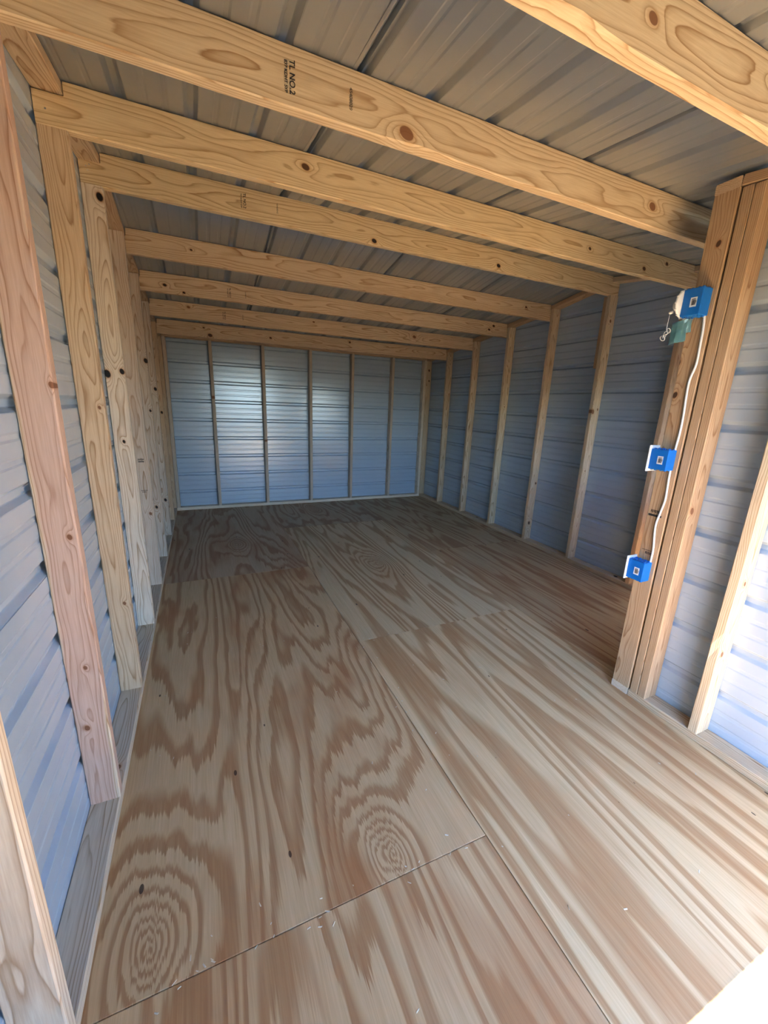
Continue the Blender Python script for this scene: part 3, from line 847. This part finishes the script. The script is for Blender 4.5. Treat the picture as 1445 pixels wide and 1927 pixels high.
# teal folded plastic tag hanging under the lamp holder
tg = thing('plastic_tag', 'crumpled translucent teal plastic packaging tag hanging below the lamp holder', 'tag', (XF - 0.03, 0.405, 1.80))
bm = bmesh.new()
def ribbon(bm, rows, thick):
    """rows of points; a thin sheet with thickness along its normal direction d"""
    A = [[bm.verts.new(Vector(p)) for p in r] for r in rows]
    B = [[bm.verts.new(Vector(p) + Vector((thick * 0.8, -thick * 0.6, 0))) for p in r] for r in rows]
    for L_ in (A, B):
        for i in range(len(L_) - 1):
            for j in range(len(L_[0]) - 1):
                bm.faces.new((L_[i][j], L_[i][j + 1], L_[i + 1][j + 1], L_[i + 1][j]))
    n_, m_ = len(rows), len(rows[0])
    for i in range(n_ - 1):
        for j in (0, m_ - 1):
            bm.faces.new((A[i][j], A[i + 1][j], B[i + 1][j], B[i][j]))
    for j in range(m_ - 1):
        for i in (0, n_ - 1):
            bm.faces.new((A[i][j], A[i][j + 1], B[i][j + 1], B[i][j]))
tx = XF - 0.040
rows = []
for i in range(6):
    z = 1.792 - 0.017 * i
    w_ = 0.0
    rows.append([(tx - 0.004 * math.sin(i * 0.9), 0.392, z + 0.004), (tx - 0.010 + 0.002 * i, 0.402, z), (tx - 0.016 + 0.003 * math.sin(i * 1.3), 0.424, z - 0.004), (tx - 0.014, 0.446, z - 0.010)])
ribbon(bm, rows, 0.0009)
bmesh.ops.translate(bm, verts=bm.verts, vec=-tg.location)
mesh_obj('printed_sheet', bm, M_TEAL, tg)
bm = bmesh.new()
rows = []
for i in range(5):
    z = 1.7965 - 0.013 * i
    rows.append([(tx + 0.016, 0.386 + 0.002 * math.sin(i), z), (tx + 0.004, 0.388, z - 0.002), (tx - 0.004 * math.sin(i * 0.9), 0.393, z - 0.004)])
ribbon(bm, rows, 0.0009)
bmesh.ops.translate(bm, verts=bm.verts, vec=-tg.location)
mesh_obj('folded_flap', bm, M_TEAL, tg)

# white cable runs
def smooth_path(pts, sub=5):
    pts = [Vector(p) for p in pts]
    out = []
    P_ = [pts[0]] + pts + [pts[-1]]
    for i in range(1, len(P_) - 2):
        for k in range(sub):
            u = k / sub
            a, b, c, d = P_[i - 1], P_[i], P_[i + 1], P_[i + 2]
            out.append(0.5 * ((2 * b) + (-a + c) * u + (2 * a - 5 * b + 4 * c - d) * u * u + (-a + 3 * b - 3 * c + d) * u ** 3))
    out.append(pts[-1])
    return out
XC = XF - 0.0058
for pts, lab, loc in (
    ([(0.354, 1.810), (0.348, 1.759), (0.346, 1.702), (0.344, 1.617), (0.357, 1.552), (0.355, 1.480), (0.350, 1.407), (0.349, 1.338), (0.352, 1.250)],
     'white electrical cable running from the lamp holder down to the switch box', 1.53),
    ([(0.353, 1.172), (0.351, 1.100), (0.348, 1.032), (0.356, 0.975), (0.365, 0.913), (0.361, 0.858), (0.352, 0.786), (0.352, 0.720)],
     'white electrical cable running from the switch box down to the lowest box', 0.94)):
    bm = bmesh.new()
    sp = smooth_path([(XC - 0.002 * (i in (0, len(pts) - 1)), y, z) for i, (y, z) in enumerate(pts)])
    add_tube(bm, sp, 0.0046, 10)
    bmesh.ops.translate(bm, verts=bm.verts, vec=(-XC, -0.35, -loc))
    o = mesh_obj('electrical_cable', bm, M_CABLE, None, True)
    o.location = (XC, 0.35, loc)
    o['label'] = lab; o['category'] = 'cable'; o['group'] = 'white cables on the post'

# ---- chips of wood left on the floor along the joints
bm = bmesh.new()
r3 = random.Random(21)
spots = []
for k in range(26): spots.append((r3.uniform(0.02, 1.13), 0.030 + r3.gauss(0, 0.02)))
for k in range(22): spots.append((1.137 + r3.gauss(0, 0.025), r3.uniform(-0.3, 2.4)))
for k in range(14): spots.append((r3.uniform(1.15, 2.3), 1.270 + r3.gauss(0, 0.015)))
for k in range(50): spots.append((r3.uniform(0.05, 2.2), r3.uniform(-0.35, 2.2)))
for (x, y) in spots:
    a = r3.uniform(0, math.pi); l_ = r3.uniform(0.002, 0.008); w_ = r3.uniform(0.001, 0.0026); h = r3.uniform(0.0006, 0.002)
    ca, sa = math.cos(a), math.sin(a)
    vv = []
    for (u, v, z) in ((-l_, -w_, 0), (l_, -w_ * 0.5, 0), (l_ * 0.8, w_, 0), (-l_ * 0.7, w_, 0), (-l_ * 0.6, 0, h), (l_ * 0.6, 0, h * 1.3)):
        vv.append(bm.verts.new((x + u * ca - v * sa, y + u * sa + v * ca, z + 0.0003)))
    for f in ((3, 2, 1, 0), (0, 1, 5, 4), (1, 2, 5), (2, 3, 4, 5), (3, 0, 4)):
        bm.faces.new([vv[i] for i in f])
o = mesh_obj('wood_chips', bm, M_CHIP)
o['kind'] = 'stuff'; o['label'] = 'tiny pale wood chips and splinters scattered over the plywood floor'; o['category'] = 'wood chips'

# ---- daylight enters only through the two openings: help the sampler find them
portal('doorway_daylight', ((DOOR[0] + DOOR[1]) / 2, YF - W - 0.03, DOOR[2] / 2), (math.radians(90), 0, 0), DOOR[1] - DOOR[0], DOOR[2])
portal('recess_daylight', ((WIN[0] + WIN[1]) / 2, YP - 0.03, (WIN[2] + WIN[3]) / 2), (math.radians(90), 0, 0), WIN[1] - WIN[0], WIN[3] - WIN[2])
